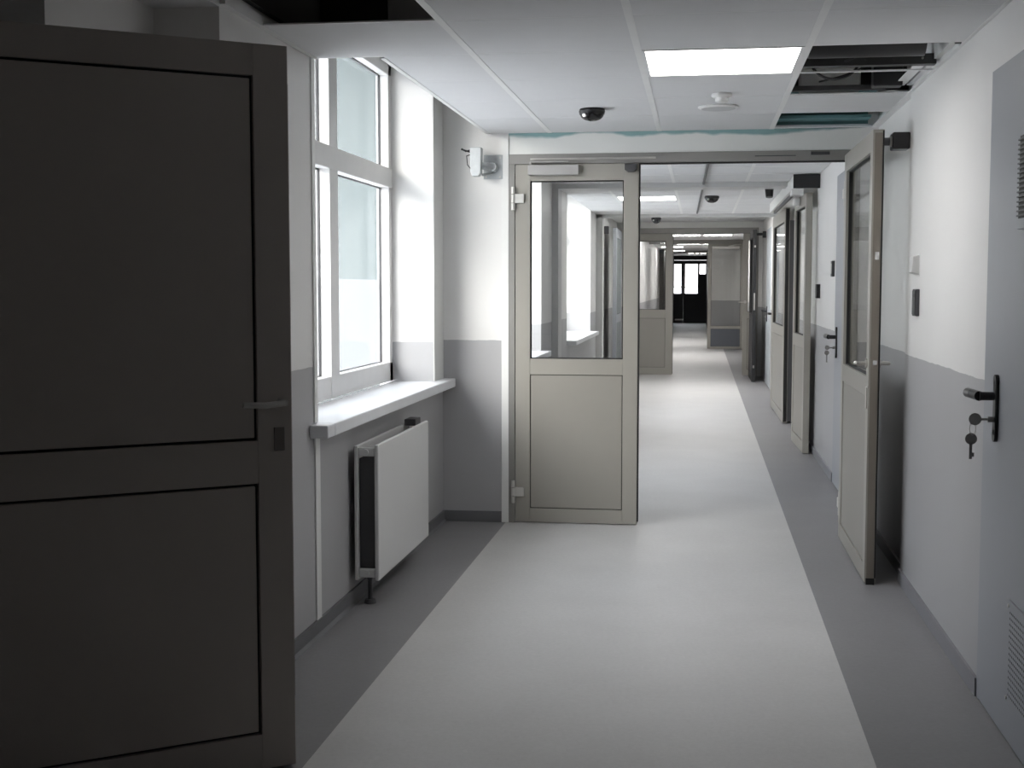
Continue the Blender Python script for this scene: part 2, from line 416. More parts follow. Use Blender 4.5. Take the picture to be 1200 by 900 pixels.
# ------------------------------------------------------------------ windows
def window(name, xin, y0, y1, z0, z1, mull, zmid, label, fw=.064):
    root = tag(empty(name, (xin, (y0+y1)/2, z0)), label, 'window', kind='structure')
    ox, oy, oz = xin, (y0+y1)/2, z0
    def B(m, x0, x1, a, b, c, d): m.box(x0, x1, a-oy, b-oy, c-oz, d-oz, bev=.004)
    fr = MB()
    B(fr, -.07, 0, y0, y1, z0, z0+.105); B(fr, -.07, 0, y0, y1, z1-fw, z1)
    B(fr, -.07, 0, y0, y0+fw, z0, z1); B(fr, -.07, 0, y1-fw, y1, z0, z1)
    B(fr, -.07, 0.004, mull[0], mull[1], z0, z1); B(fr, -.07, 0.006, y0, y1, zmid[0], zmid[1])
    fr.build('window_frame', 'upvc', root)
    for (a, b) in ((y0+fw, mull[0]), (mull[1], y1-fw)):
        for (c, d) in ((z0+.105, zmid[0]), (zmid[1], z1-fw)):
            g = MB(); g.box(-.064, -.058, a-oy, b-oy, c-oz, d-oz); p = g.build('pane', 'wglass', root)
            k = MB()
            t = .007
            for q in ((a, a+t, c, d), (b-t, b, c, d), (a, b, c, c+.004), (a, b, d-t, d)):
                k.box(-.057, -.048, q[0]-oy, q[1]-oy, q[2]-oz, q[3]-oz)
            k.build('gasket', 'darkgrey', p)
    return root
window('window_1', -1.69, 4.85, 7.084, .83, 2.56, (5.855, 5.99), (1.890, 1.995), 'tall white framed window with frosted panes above the white sill')
window('window_2', -1.60, 8.30, 10.55, .80, 2.45, (9.35, 9.47), (1.89, 1.99), 'second window in the left wall, beyond the first glazed door')
window('window_3', -1.60, 12.6, 15.35, .80, 2.45, (13.9, 14.02), (1.89, 1.99), 'third window in the left wall, farther beyond the first glazed door')

def sill(y0, y1, xb, xf, zt, t, label):
    m = MB(); m.box(xb-xf, 0, 0, y1-y0, 0, t, bev=.006)
    o = m.build('window_sill', 'sill'); o.location = (xf, y0, zt-t)
    return tag(o, label, 'window sill')
s = MB()
s.box(-.305, 0, .1005, 2.598, 0, .05, bev=.006)
s.box(-.073, 0, 0, .100, 0, .05, bev=.006)
o = s.build('window_sill', 'sill'); o.location = (-1.385, 4.750, .777)
tag(o, 'thick white window sill above the radiator, nearest window', 'window sill')
sill(8.27, 10.58, -1.60, -1.20, .83, .045, 'white sill of the second window, seen through the glazed door')
sill(12.57, 15.38, -1.60, -1.18, .83, .045, 'small white sill of the third window, seen far through the glazed door')

# outdoors
w = MB(); w.box(-16, -2.4, 19.0, 21, -1.2, 7.5)  # building added to block bright sky behind the window panes
tag(w.build('building', 'facade'), 'added dark building wing blocking the sky outside the window', 'building')
w = MB(); w.box(-30, -1.86, -10, 19.0, -1.3, -1.2)
struct(w, 'ground', 'ground', 'paved yard outside the window', 'ground')

# ------------------------------------------------------------------ partition frames
def pframe(name, x0, x1, y0, y1, ztop, label, hb=.055, jb=.036, right=True):
    root = tag(empty(name, ((x0+x1)/2, y0, 0)), label, 'door frame', kind='structure')
    cx = (x0+x1)/2
    m = MB(); m.box(x0-cx, x0+jb-cx, 0, y1-y0, 0, ztop-hb, bev=.002); m.build('jamb', 'jamb', root)
    if right: m = MB(); m.box(x1-jb-cx, x1-cx, 0, y1-y0, 0, ztop-hb, bev=.002); m.build('jamb', 'jamb', root)
    m = MB(); m.box(x0-cx, x1-cx, 0, y1-y0, ztop-hb, ztop, bev=.002); m.build('head_rail', 'jamb', root)
    m = MB(); m.box(x0+jb-cx, x1-jb-cx, .02, y1-y0, ztop-hb-.006, ztop-hb-.0005); m.build('seal', 'gasket', root)
    return root
fr1 = pframe('trim_9', -1.078, .852, 7.345, 7.42, 2.092, 'grey metal frame of the first partition, spanning the corridor')
m = MB(); m.box(-.84, -.14, -.012, .0, 2.058, 2.068); m.build('closer_rail', 'chrome', fr1)
m = MB(); m.box(.40, .62, -.006, .0, 2.062, 2.066); m.box(.70, .80, -.012, .0, 2.066, 2.082); m.build('guide_plate', 'darkgrey', fr1)

# ------------------------------------------------------------------ door leaves
def leaf(name, label, loc, rz, W, Hh, T=.05, s=.085, top=.09, mid=(.855, .94), bot=.085, upper='glass', frame='door', panel='doorpanel',
         z0=.006, gk=.006, cat='door', mirror=False, single=False, edge=None):
    """local x runs from the free edge (0) to the hinge edge (W); front face is y=0, body goes to y=T"""
    root = tag(empty(name, loc, rz), label, cat, kind='structure')
    X = (lambda a: W-a) if mirror else (lambda a: a)
    m = MB()
    m.box(0, s, 0, T, z0, Hh, bev=.0025); m.box(W-s, W, 0, T, z0, Hh, bev=.0025)
    m.box(s, W-s, 0.0005, T-.0005, Hh-top, Hh-.0005); m.box(s, W-s, 0.0005, T-.0005, z0+.0005, z0+bot)
    if not single: m.box(s, W-s, 0.0005, T-.0005, mid[0], mid[1])
    m.build('leaf_frame', frame, root)
    zu = (z0+bot if single else mid[1], Hh-top)
    if upper == 'glass':
        g = MB(); g.box(s, W-s, T/2-.003, T/2+.003, zu[0], zu[1]); p = g.build('glass_pane', 'glass', root)
    else:
        g = MB(); g.box(s+gk, W-s-gk, .006, T-.006, zu[0]+gk, zu[1]-gk, bev=.002); p = g.build('upper_panel', panel, root)
    k = MB(); a, b = s, W-s
    yy = (T/2-.010, T/2+.010) if upper == 'glass' else (.010, T-.010)
    for q in ((a, a+gk, *zu), (b-gk, b, *zu), (a, b, zu[0], zu[0]+gk), (a, b, zu[1]-gk, zu[1])): k.box(q[0], q[1], yy[0], yy[1], q[2], q[3])
    k.build('gasket', 'gasket', p)
    if not single:
        zl = (z0+bot, mid[0])
        g = MB(); g.box(s+gk*.7, W-s-gk*.7, .006, T-.006, zl[0]+gk*.7, zl[1]-gk*.7, bev=.002); p = g.build('lower_panel', panel, root)
        k = MB()
        for q in ((a, a+gk, *zl), (b-gk, b, *zl), (a, b, zl[0], zl[0]+gk), (a, b, zl[1]-gk, zl[1])): k.box(q[0], q[1], .012, T-.012, q[2], q[3])
        k.build('gasket', 'gasket', p)
    if edge:
        k = MB(); k.box(-.004, .001, .006, T-.006, z0+.01, Hh-.01); k.build('edge_strip', edge, root)
    return root

def lever(root, x, z, y=0, dirx=1, out=-1, mat='chrome', L=.115, name='handle', plate=False):
    m = MB()
    e = y+out*.045
    m.cyl((x, y, z), (x, y+out*.008, z), .022)
    m.tube([Vector((x, y, z)), Vector((x, e, z)), Vector((x+dirx*L*.5, e, z-.002)), Vector((x+dirx*L, e+out*(-.008), z-.004))], .0085)
    o = m.build(name, mat, root, smooth=True); o['label'] = 'metal lever handle' if mat != 'black' else 'black lever handle'
    return o

def hinge(root, x, y, z, hh=.13):
    m = MB()
    for k, (a, b) in enumerate(((0, .30), (.33, .67), (.70, 1.0))):
        m.cyl((x, y, z-hh/2+hh*a), (x, y, z-hh/2+hh*b), .0115, seg=16)
    m.box(x+.008, x+.062, y-.004, y+.012, z-.026, z+.026, bev=.003)
    return m.build('hinge', 'hinge', root, smooth=False)

# first partition, left leaf (closed); front faces the viewer
L1 = leaf('door_1', 'closed narrow left leaf of the first partition, glass above and panel below', (-1.038, 7.348, 0), 0, .692, 2.035, T=.05, s=.083, top=.092, mid=(.853, .942), bot=.078)
hinge(L1, -.012, -.014, 1.845); hinge(L1, -.012, -.014, .18)
m = MB(); m.box(.075, .36, -.045, 0, 1.972, 2.028, bev=.004); m.cyl((.09, -.025, 2.028), (.09, -.025, 2.045), .008); m.box(.085, .30, -.032, -.018, 2.043, 2.050)
m.build('door_closer', simple('silver_closer', (.40, .39, .38), .4, .1), L1)
m = MB(); m.prism([(.615, 2.030), (.682, 2.030), (.682, 1.998), (.665, 1.985), (.635, 1.985), (.615, 1.998)], -.03, 0.0); m.build('latch_guard', 'darkgrey', L1)['label'] = 'dark moulded corner guard'
m = MB(); m.box(.6925, .700, .004, .046, .02, 2.03); m.build('seal', 'gasket', L1)

# first partition, right leaf open along the right wall: free edge toward viewer
L2 = leaf('door_2', 'open glazed right leaf of the first partition, folded back along the right wall', (.748, 6.02, 0), math.pi/2, 1.15, 2.045, T=.05, s=.085, top=.092, mid=(.853, .942), bot=.078)
L2.location = (.800, 6.02, 0)
# with rz=90deg local +y points to world -x; body from x=.80 to .75
m = MB(); m.box(-.0035, .001, .009, .042, .02, 2.03); m.build('edge_profile', simple('taupe_edge_profile', (.22, .195, .165), .4), L2)
m = MB(); m.box(-.006, -.003, .014, .032, 1.47, 1.505); m.box(-.006, -.003, .014, .032, 1.00, 1.02); m.build('lock_plate', simple('bright_strike', (.9, .9, .88), .2, .6), L2)
m = MB(); m.box(-.005, 0, .006, .044, .0, .03); m.build('bottom_seal', 'gasket', L2)
m = MB(); m.box(-.003, .001, .001, .008, .03, 2.04); m.build('edge_seal', 'gasket', L2)
lever(L2, .05, 1.005, y=.05, dirx=1, out=1, L=.12); lever(L2, .05, 1.005, y=0, dirx=1, out=-1, L=.12)
m = MB(); m.box(.015, .05, .048, .056, .80, .90, bev=.004); m.build('lock_cover', 'chrome', L2)
hinge(L2, 1.16, .04, 1.845); hinge(L2, 1.16, .04, .18)

# magnetic holder on right wall
o = tag(empty('door_holder', (.92, 6.10, 2.02)), 'black magnetic door holder on the right wall at the open leaf top', 'door holder')
m = MB(); m.box(-.075, 0, -.015, .085, -.055, .02, bev=.006); m.build('body', 'black', o)
m = MB(); m.cyl((-.075, .03, -.018), (-.082, .03, -.018), .024); m.build('magnet_face', 'chrome', o, smooth=True)
m = MB(); m.cyl((-.118, .03, -.018), (-.084, .03, -.018), .018); m.cyl((-.120, .03, -.018), (-.112, .03, -.018), .024); m.build('anchor_plate', 'darkgrey', o, smooth=True)

# ------------------------------------------------------------------ big open door at left
ang = math.radians(216.3)
# local x from free edge toward hinge; rz makes +x = (-.806,-.592); local +y then = (.592,-.806) which faces the viewer, so mirror thickness
BD = tag(empty('door_3', (-1.115, 3.47, 0), ang), 'large shaded taupe panelled door swung open in the left foreground', 'door', kind='structure')
W, Hh, T = .95, 2.0, .05
m = MB(); s_, z0 = .097, .008
m.box(0, s_, -T, 0, z0, Hh, bev=.002); m.box(W-s_, W, -T, 0, z0, Hh, bev=.002)
m.box(s_, W-s_, -T+.0005, -.0005, 1.915, Hh-.0005); m.box(s_, W-s_, -T+.0005, -.0005, .812, .930); m.box(s_, W-s_, -T+.0005, -.0005, z0+.0005, .108)
m.build('leaf_frame', 'bigdoor', BD)
for nm, a, b in (('upper_panel', .930, 1.915), ('lower_panel', .108, .812)):
    g = MB(); t = .008; g.box(s_+t, W-s_-t, -T+.006, -.004, a+t, b-t, bev=.002); p = g.build(nm, 'bigdoor', BD)
    k = MB()
    for q in ((s_, s_+t, a, b), (W-s_-t, W-s_, a, b), (s_, W-s_, a, a+t), (s_, W-s_, b-t, b)): k.box(q[0], q[1], -T+.015, -.015, q[2], q[3])
    k.build('gasket', 'gasket', p)
m = MB(); m.cyl((.033, 0, 1.035), (.033, .045, 1.035), .009); m.tube([Vector((.033, .045, 1.035)), Vector((.09, .048, 1.030)), Vector((.15, .044, 1.033))], .0085)
m.build('handle', simple('worn_handle_metal', (.62, .60, .57), .45, .3), BD, smooth=True)['label'] = 'worn metal lever handle'
m = MB(); m.box(.022, .052, 0, .004, .900, .965, bev=.0015); m.build('keyhole_plate', simple('dull_plate_metal', (.22, .20, .185), .5), BD)
m = MB(); m.box(-.004, 0, -T+.012, -.012, .2, 1.9); m.build('edge_strip', 'darkgrey', BD)

# ------------------------------------------------------------------ flush steel doors in the right wall (face toward -x)
def steel_door(name, label, ya, yb, ztop=2.03, mat='steel', xface=.915, z0=.006, grille=None, hand_y=None, keys=False, frame=True, handle_z=1.012, dirn=1):
    root = tag(empty(name, (xface, ya, 0)), label, 'door', kind='structure')
    L = yb-ya
    m = MB(); m.box(-.001, .04, .0335, L-.0335, z0, ztop-.0335); m.build('leaf', mat, root)
    if frame:
        m = MB(); m.box(-.0, .045, 0, .033, 0, ztop); m.box(-.0, .045, L-.033, L, 0, ztop); m.box(-.0, .045, .033, L-.033, ztop-.033, ztop)
        m.build('door_frame', mat, root)
    if hand_y is not None:
        hy = hand_y-ya
        p = MB(); p.box(-.012, -.0005, hy-.019, hy+.019, handle_z-.125, handle_z+.05, bev=.005)
        p.cyl((-.012, hy, handle_z+.048), (-.0005, hy, handle_z+.048), .019); p.cyl((-.012, hy, handle_z-.123), (-.0005, hy, handle_z-.123), .019)
        pl = p.build('handle_plate', 'black', root)
        h = MB(); h.cyl((-.056, hy, handle_z), (-.01, hy, handle_z), .0135)
        h.tube([Vector((-.056, hy, handle_z)), Vector((-.064, hy+dirn*.06, handle_z+.002)), Vector((-.066, hy+dirn*.125, handle_z+.001))], .0155, seg=14)
        h.build('handle', 'black', root, smooth=True)['label'] = 'black lever handle'
        h = MB(); h.lathe([(.009, -.03), (.009, -.012)], (0, hy, handle_z-.072), 'X'); h.build('lock_cylinder', 'brass', pl)
    return root
D4 = steel_door('door_4', 'blue-grey steel door with black handle in the right foreground', 3.42, 4.40, 2.032, grille=True, hand_y=4.20)
g = tag(MB().box(-.008, 0, .10, .545, .125, .43, bev=.002).build('lower_grille', 'steel', D4))
q = MB()
for a in range(22):
    for b in range(15): q.box(-.0088, -.0078, .14+a*.0175, .146+a*.0175, .15+b*.0175, .156+b*.0175)
q.build('perforations', 'darkgrey', g)
for a, b in ((.53, .14), (.53, .415), (.12, .415), (.12, .14)):
    q = MB(); q.cyl((-.011, a, b), (-.007, a, b), .006, seg=10); q.build('screw', 'chrome', g)
g = MB().box(-.012, 0, .09, .545, 1.515, 1.80, bev=.002).build('upper_grille', 'steel', D4)
q = MB(); q.box(-.014, -.010, .11, .525, 1.545, 1.78); gg = q.build('louvre_back', 'gasket', g)
q = MB()
for b in range(17): q.box(-.020, -.012, .11, .525, 1.550+b*.0135, 1.5545+b*.0135)
q.build('slats', 'darkgrey', g)
# keys: one key in the lock with another hanging from its ring
K = tag(empty('key', (.87, 4.20, .94)), 'metal keys hanging from the lock of the near steel door', 'keys')
m = MB(); m.cyl((.018, 0, 0), (-.004, 0, 0), .004, seg=10); m.lathe([(.019, -.002), (.019, .002)], (-.022, 0, 0), 'Y', 20); m.build('key_in_lock', 'brass', K)
m = MB(); m.lathe([(.018, -.002), (.018, .002)], (-.032, .002, -.062), 'Y', 20); m.box(-.037, -.028, 0, .004, -.125, -.07); m.box(-.029, -.022, 0, .004, -.118, -.105); m.build('hanging_key', 'brass', K)
m = MB(); m.tube([Vector((-.028+.009*math.cos(t), .002+.002*math.sin(t), -.030+.020*math.sin(t))) for t in [k*math.pi/8 for k in range(17)]], .0012, 6); m.build('key_ring', 'chrome', K)

D5 = steel_door('door_5', 'blue-grey steel door in the right wall just past the first partition', 8.20, 9.20, 2.10, hand_y=9.02)
K2 = tag(empty('key', (.87, 9.02, .94)), 'small dark key hanging from the steel door past the first partition', 'keys')
m = MB(); m.cyl((.018, 0, 0), (-.004, 0, 0), .004, seg=10); m.lathe([(.015, -.002), (.015, .002)], (-.020, 0, 0), 'Y', 20); m.build('key_in_lock', 'brass', K2)
m = MB(); m.lathe([(.016, -.002), (.016, .002)], (-.022, 0, -.035), 'Y', 20); m.box(-.026, -.018, -.002, .002, -.10, -.045); m.build('hanging_key', 'brass', K2)

# pale doors further along
D6 = steel_door('door_6', 'pale blue-grey door with black handle, nearer of two before the second partition', 15.9, 16.95, 2.16, mat='paledoor', hand_y=16.7)
D7 = steel_door('door_7', 'pale blue-grey door with black handle, next to the second partition', 17.6, 18.7, 2.14, mat='paledoor', hand_y=18.4)

# automatic door unit in section two
L3 = leaf('door_8', 'narrow glazed leaf standing open under the white operator box', (.878, 10.72, 0), math.pi/2+math.radians(1.6), .95, 2.10, T=.05, s=.09, top=.10, mid=(.85, .95), bot=.09)
L4 = leaf('door_9', 'second glazed leaf with dark edge, behind the leaf under the operator box', (.860, 13.12, 0), math.pi/2+math.radians(.6), 1.9, 2.12, T=.045, s=.12, top=.12, mid=(.85, .95), bot=.09, edge='gasket')
m = MB(); m.box(.004, .15, .0, -.046, .02, 2.0); m.build('gap_shade_strip', 'darkgrey', L4)  # dark strip stands in for shade in the gap behind the leaf
OP = tag(empty('door_operator', (.92, 10.55, 2.125)), 'long white door operator housing with black end cap on the right wall', 'door operator')
m = MB(); m.box(-.205, -.002, .012, 3.6, .0, .10, bev=.004); m.build('housing', 'white', OP)
m = MB(); m.box(-.208, -.001, -.004, .011, -.004, .104, bev=.003); m.build('end_cap', 'black', OP)['label'] = 'black end cap'
m = MB(); m.box(-.215, -.12, .10, .26, -.052, -.001, bev=.004); m.build('sensor', 'upvc', OP)
m = MB(); m.box(-.16, -.11, .6, .72, -.10, -.04, bev=.006); m.box(-.145, -.125, .64, .68, -.05, 0.0); m.build('stop_block', 'white', OP)
m = MB(); m.box(-.185, -.165, .5, 3.2, -.03, -.001); m.build('guide_rail', 'darkgrey', OP)

# ------------------------------------------------------------------ second partition
P2 = pframe('trim_10', -1.10, .86, 20.12, 20.2, 2.24, 'grey frame of the second partition down the corridor', hb=.08, jb=.05)
LP = leaf('door_10', 'closed left leaf of the second partition down the corridor', (-1.05, 20.12, 0), 0, .63, 2.155, s=.11, top=.11, mid=(.87, 1.0), bot=.11)
m = MB(); m.box(-.008, .001, .004, .046, .02, 2.1); m.build('seal', 'gasket', LP).location.x = .635
LD = leaf('door_11', 'dark edged right leaf of the second partition, open against the right wall', (.775, 18.75, 0), math.pi/2, 1.2, 2.15, s=.09, top=.1, mid=(.86, .96), bot=.09, frame='darkdoor', panel='darkdoor', edge='black')
m = MB(); m.box(-.006, -.003, .012, .034, 1.02, 1.26); m.box(-.006, -.003, .012, .034, 1.90, 1.93); m.box(-.006, -.003, .012, .034, .20, .24); m.build('lock_plate', 'chrome', LD)
o = tag(empty('door_holder', (.92, 19.1, 2.10)), 'small black door holder beside the dark leaf of the second partition', 'door holder')
m = MB(); m.box(-.05, 0, -.04, .04, -.05, .04, bev=.004); m.build('body', 'black', o)
m = MB(); m.cyl((-.14, 0, 0), (-.05, 0, 0), .02); m.build('arm', 'black', o)
SL = leaf('door_12', 'slim fixed side panel with handle at the right of the second partition', (.635, 20.13, 0), 0, .175, 2.155, s=.07, top=.1, mid=(.87, .97), bot=.09, cat='door panel')
lever(SL, .035, 1.12, dirx=-1, L=.10)
# dark panel leaf at left far, seen through the glass
DL = leaf('door_13', 'grey-green open leaf near the second partition, seen through the first glazed leaf', (-1.19, 17.2, 0), math.pi/2, 1.1, 2.12, T=.05, s=.1, top=.12, mid=(.87, .98), bot=.1, upper='panel', frame='steel', panel=simple('grey_green_panel', (.16, .18, .18), .4))
DL.location = (-1.10, 17.3, 0)

# third partition leaf + frame
leaf('door_14', 'far closed glazed leaf at the third partition, grey kick panel below', (.155, 28.7, 0), 0, .765, 2.27, s=.07, top=.10, mid=(.44, .50), bot=.05, frame='door', panel=simple('slate_panel', (.12, .13, .15), .4))
w = MB(); w.box(-1.12, .92, 28.7, 28.78, 2.27, 2.36)
struct(w, 'trim_11', 'jamb', 'head rail of the third partition', 'trim')
cl = tag(empty('door_closer', (.54, 28.66, 2.16)), 'silver door closer on the far closed leaf', 'door closer')
m = MB(); m.box(-.30, .28, -.05, .038, 0, .06, bev=.004); m.build('body', 'hinge', cl)
m = MB(); m.tube([Vector((.05, -.02, .06)), Vector((.2, -.04, .09)), Vector((.3, 0, .10))], .012); m.build('arm', 'hinge', cl)

# far dark double door
FD = tag(empty('door_15', (-.38, 49.2, 0)), 'dark double door with two bright window panes at the corridor end', 'door', kind='structure')
for (a, b, wa, wb, lab) in ((-.62, -.265, -.60, -.34, 'leaf'), (-.264, .60, -.19, .27, 'leaf')):
    m = MB(); T0, T1 = 0, .06
    m.box(a, b, T0, T1, .0, 1.10); m.box(a, b, T0, T1, 2.19, 2.33); m.box(a, wa, T0, T1, 1.10, 2.19); (m.box(wb, b, T0, T1, 1.10, 2.19) if a < -.3 else (m.box(wb, .34, T0, T1, 1.10, 2.19), m.box(.56, b, T0, T1, 1.10, 2.19), m.box(.34, .56, T0, T1, 1.10, 1.82)))
    if a >= 0: pass
    lf = m.build('leaf', 'darkdoor', FD)
    g = MB(); g.box(wa, wb, .025, .031, 1.10, 2.19); g.build('glass_pane', 'glass', lf)
    g = MB(); g.box(wa, wb, .015, .045, 1.32, 1.345); g.build('glazing_bar', 'darkdoor', lf)
m = MB(); m.box(-.56, -.25, -.02, 0, .10, .15); m.build('kick_plate', 'chrome', FD)
w = MB(); w.box(-2.5, 2.5, 56, 56.2, -.1, 1.42)
struct(w, 'wall_outside', 'ground', 'grey garden wall outside the far door', 'wall')

# ------------------------------------------------------------------ radiator
R = tag(empty('radiator', (-1.33, 5.81, .11)), 'flat white panel radiator on the left wall under the window sill', 'radiator')
hw, rh = .51, .578
m = MB(); m.box(-.018, 0, -hw, hw, 0, rh, bev=.005); m.build('front_panel', 'rad', R)
m = MB(); m.box(-.105, -.090, -hw, hw, .0, rh-.005, bev=.004); m.build('back_panel', 'rad', R)
m = MB()
for k in range(60): yy = -hw+.03+k*(2*hw-.06)/59; m.box(-.089, -.019, yy-.0008, yy+.0008, .04, rh-.06)
m.build('fins', 'darkgrey', R)
for zc in (rh-.031, .031):
    m = MB(); m.box(-.0895, -.0185, -hw+.004, -hw+.028, zc-.019, zc+.019, bev=.006); m.cyl((-.055, -hw-.004, zc), (-.055, -hw+.01, zc), .013)
    m.build('end_connector', 'rad', R)
for yy in (-.30, .30):
    m = MB(); m.box(-.1295, -.106, yy-.02, yy+.02, .06, rh-.04); m.build('bracket', 'zinc', R)
m = MB(); m.box(-.085, -.03, hw-.16, hw-.04, rh-.01, rh+.022, bev=.004); m.build('top_bracket', 'darkgrey', R)
m = MB(); m.cyl((-.055, hw, rh-.04), (-.055, hw+.05, rh-.04), .011); m.cyl((-.055, hw+.045, rh-.04), (-.125, hw+.045, rh-.04), .008); m.cyl((-.055, hw+.02, rh-.04), (-.02, hw+.02, rh-.04), .014); m.build('valve', 'chrome', R, smooth=True)
m = MB(); m.cyl((-.055, -hw+.06, -.005), (-.055, -hw+.06, .012), .012); m.cyl((-.055, -hw+.06, -.108), (-.055, -hw+.06, -.005), .009); m.lathe([(.026, -.108), (.022, -.092)], (-.055, -hw+.06, 0)); m.build('floor_pipe', 'darkgrey', R, smooth=True)
tag(R.children[-1]); 

# ------------------------------------------------------------------ galvanised bracket box on return wall
B = tag(empty('junction_box', (-1.165, 7.35, 1.955)), 'small galvanised bracket with grey box and loose wires on the return wall', 'junction box')
m = MB(); m.box(-.055, .055, -.008, 0, 0, .135, bev=.002); m.build('base_plate', 'zinc', B)
m = MB(); m.cyl((0, -.008, .065), (0, -.055, .065), .032, .024); m.cyl((0, -.05, .065), (-.075, -.09, .07), .020); m.cyl((.0, -.03, .03), (-.05, -.075, .02), .008); m.build('swivel_arm', 'zinc', B, smooth=True)
m = MB(); m.prism([(-.110, .165), (-.045, .165), (-.048, .02), (-.062, .006), (-.095, .006), (-.105, .03)], -.15, -.09); m.build('box_body', 'zinc', B, bevel=.004)
m = MB(); m.tube([Vector((-.10, -.12, .155)), Vector((-.135, -.13, .145)), Vector((-.158, -.135, .16))], .004, 8); m.tube([Vector((-.10, -.12, .13)), Vector((-.13, -.13, .12)), Vector((-.125, -.13, .07)), Vector((-.108, -.125, .05))], .0025, 8); m.tube([Vector((-.10, -.12, .14)), Vector((-.14, -.13, .15)), Vector((-.16, -.13, .158))], .005, 8); m.build('wires', 'black', B)
for a, b in ((-.04, .012), (.04, .012), (.04, .12)):
    m = MB(); m.cyl((a, -.012, b), (a, -.006, b), .006, seg=10); m.build('screw', 'chrome', B)

# ------------------------------------------------------------------ ceiling devices
def dome(loc, label, r=.062, drop=.06):
    root = tag(empty('dome_camera', loc), label, 'security camera')
    m = MB(); m.lathe([(r*.95, -.001), (r*1.03, -.012), (r*.98, -.028)]); m.build('base', 'black', root, smooth=True)
    prof = [(r*.93*math.cos(t), -.026-(drop-.026)*math.sin(t)) for t in [k*math.pi/2/8 for k in range(9)]]
    prof[-1] = (.002, prof[-1][1])
    m = MB(); m.lathe(prof); m.build('dome', simple('smoked_dome', (.01, .01, .012), .12), root, smooth=True)
    m = MB(); m.cyl((-.03, -.045, -.035), (-.035, -.058, -.037), .009, seg=14); m.build('lens', 'chrome', root, smooth=True)
    return root
dome((-.53, 6.40, CZ), 'black dome camera on the near ceiling, left of the lit panel')
dome((.10, 13.0, C2), 'black dome camera beside the dark cable line beyond the first partition', r=.07, drop=.07)
dome((-.55, 16.28, 2.20), 'small black dome camera in front of the second partition header', r=.06, drop=.075)
o = tag(empty('ceiling_sensor', (.60, 12.0, C2)), 'round black ceiling device next to the white operator housing', 'ceiling device')
m = MB(); m.lathe([(.075, -.001), (.075, -.008), (.04, -.012)]); m.build('base', 'white', o, smooth=True)
m = MB(); m.cyl((0, 0, -.012), (0, -.02, -.085), .04, .032); m.build('head', 'black', o, smooth=True)

o = tag(empty('smoke_detector', (.085, 5.98, CZ)), 'small white smoke detector with red lamp just behind the lit panel', 'smoke detector')
m = MB(); m.lathe([(.045, -.001), (.047, -.012), (.038, -.020)]); m.build('base', 'white', o, smooth=True)
m = MB(); m.lathe([(.030, -.02), (.030, -.034), (.018, -.042)]); m.build('sensor_head', 'white', o, smooth=True)
o = tag(empty('ceiling_speaker', (.075, 6.40, CZ)), 'flat round white ceiling speaker between smoke detector and partition', 'ceiling speaker')
m = MB(); m.lathe([(.095, -.001), (.097, -.006), (.086, -.012)]); m.build('rim', 'tbar', o, smooth=True)
m = MB(); m.lathe([(.084, -.010), (.080, -.0135)]); m.build('grille', simple('speaker_mesh', (.55, .55, .55), .6), o, smooth=True)

def lamp(loc, sx, sy, label, group=None):
    root = tag(empty('led_panel', loc), label, 'ceiling light', group)
    m = MB(); a = .012
    m.box(-sx/2, sx/2, -sy/2, -sy/2+a, -.002, .02); m.box(-sx/2, sx/2, sy/2-a, sy/2, -.002, .02)
    m.box(-sx/2, -sx/2+a, -sy/2+a, sy/2-a, -.002, .02); m.box(sx/2-a, sx/2, -sy/2+a, sy/2-a, -.002, .02); m.build('frame', 'tbar', root)
    m = MB(); m.box(-sx/2+a, sx/2-a, -sy/2+a, sy/2-a, .001, .012); m.build('diffuser', 'lamp' if loc[1] < 9 else 'lamp_far', root)
    return root
lamp(((XC[2]+XC[3])/2, (YR[4]+YR[3])/2, CZ), .585, .59, 'large bright square light panel in the near ceiling')
lamp(((XC[1]+XC[2])/2, (YB[LAMP2]+YB[LAMP2+1])/2, C2), .585, .59, 'bright light panel in the ceiling just beyond the first partition')
lamp((-.50, 17.1, 2.328), .585, .585, 'left added fill light panel hidden behind the second shallow beam')  # this and the next two: unseen panels added to brighten the far end
lamp((.35, 17.1, 2.328), .585, .585, 'right added fill light panel hidden behind the second shallow beam')
lamp((-.08, 17.9, 2.328), .585, .585, 'added fill light panel hidden before the second partition header')
for k, (x, yy) in enumerate(((-.72, 24.5), (-.29, 26.0), (.32, 26.0), (-.29, 31.2), (.32, 31.2), (-.72, 33.5), (-.72, 37))):
    lamp((x, yy, 2.353 if yy < 38 else 2.49), .56 if k else .5, .6, ('bright strip of ceiling light beyond the second partition'), 'distant ceiling lights beyond the second partition')

# cable line under ceiling in section two
tag(MB().box(-.009, .009, 0, 6.4, -.035, -.0155, bev=.003).build('cable_duct', 'darkgrey'), 'thin dark cable duct running along the ceiling beyond the first partition', 'cable duct')
bpy.data.objects['cable_duct'].location = (.045, 9.4, C2+.014)
bpy.data.objects['cable_duct'].rotation_euler = (0, 0, math.radians(.85))

# round fitting hanging at the far lobby
o = tag(empty('ceiling_lamp', (-.12, 42, 2.50)), 'round ring-shaped lamp on the dark far ceiling', 'ceiling lamp')
m = MB()
m.tube([Vector((.42*math.cos(k*math.pi/12), .42*math.sin(k*math.pi/12), -.06)) for k in range(25)], .03); m.build('ring', 'white', o)
m = MB()
for k in range(4): m.cyl((.42*math.cos(k*math.pi/2), .42*math.sin(k*math.pi/2), -.06), (0, 0, 0), .008)
m.build('stays', 'white', o)
for k in range(5):
    t = k*2*math.pi/5+.3
    m = MB(); m.ball((.25*math.cos(t), .25*math.sin(t), -.07), .045); m.build('bulb', emit_mat('bulb_glow', (1, .95, .85), 4), o)

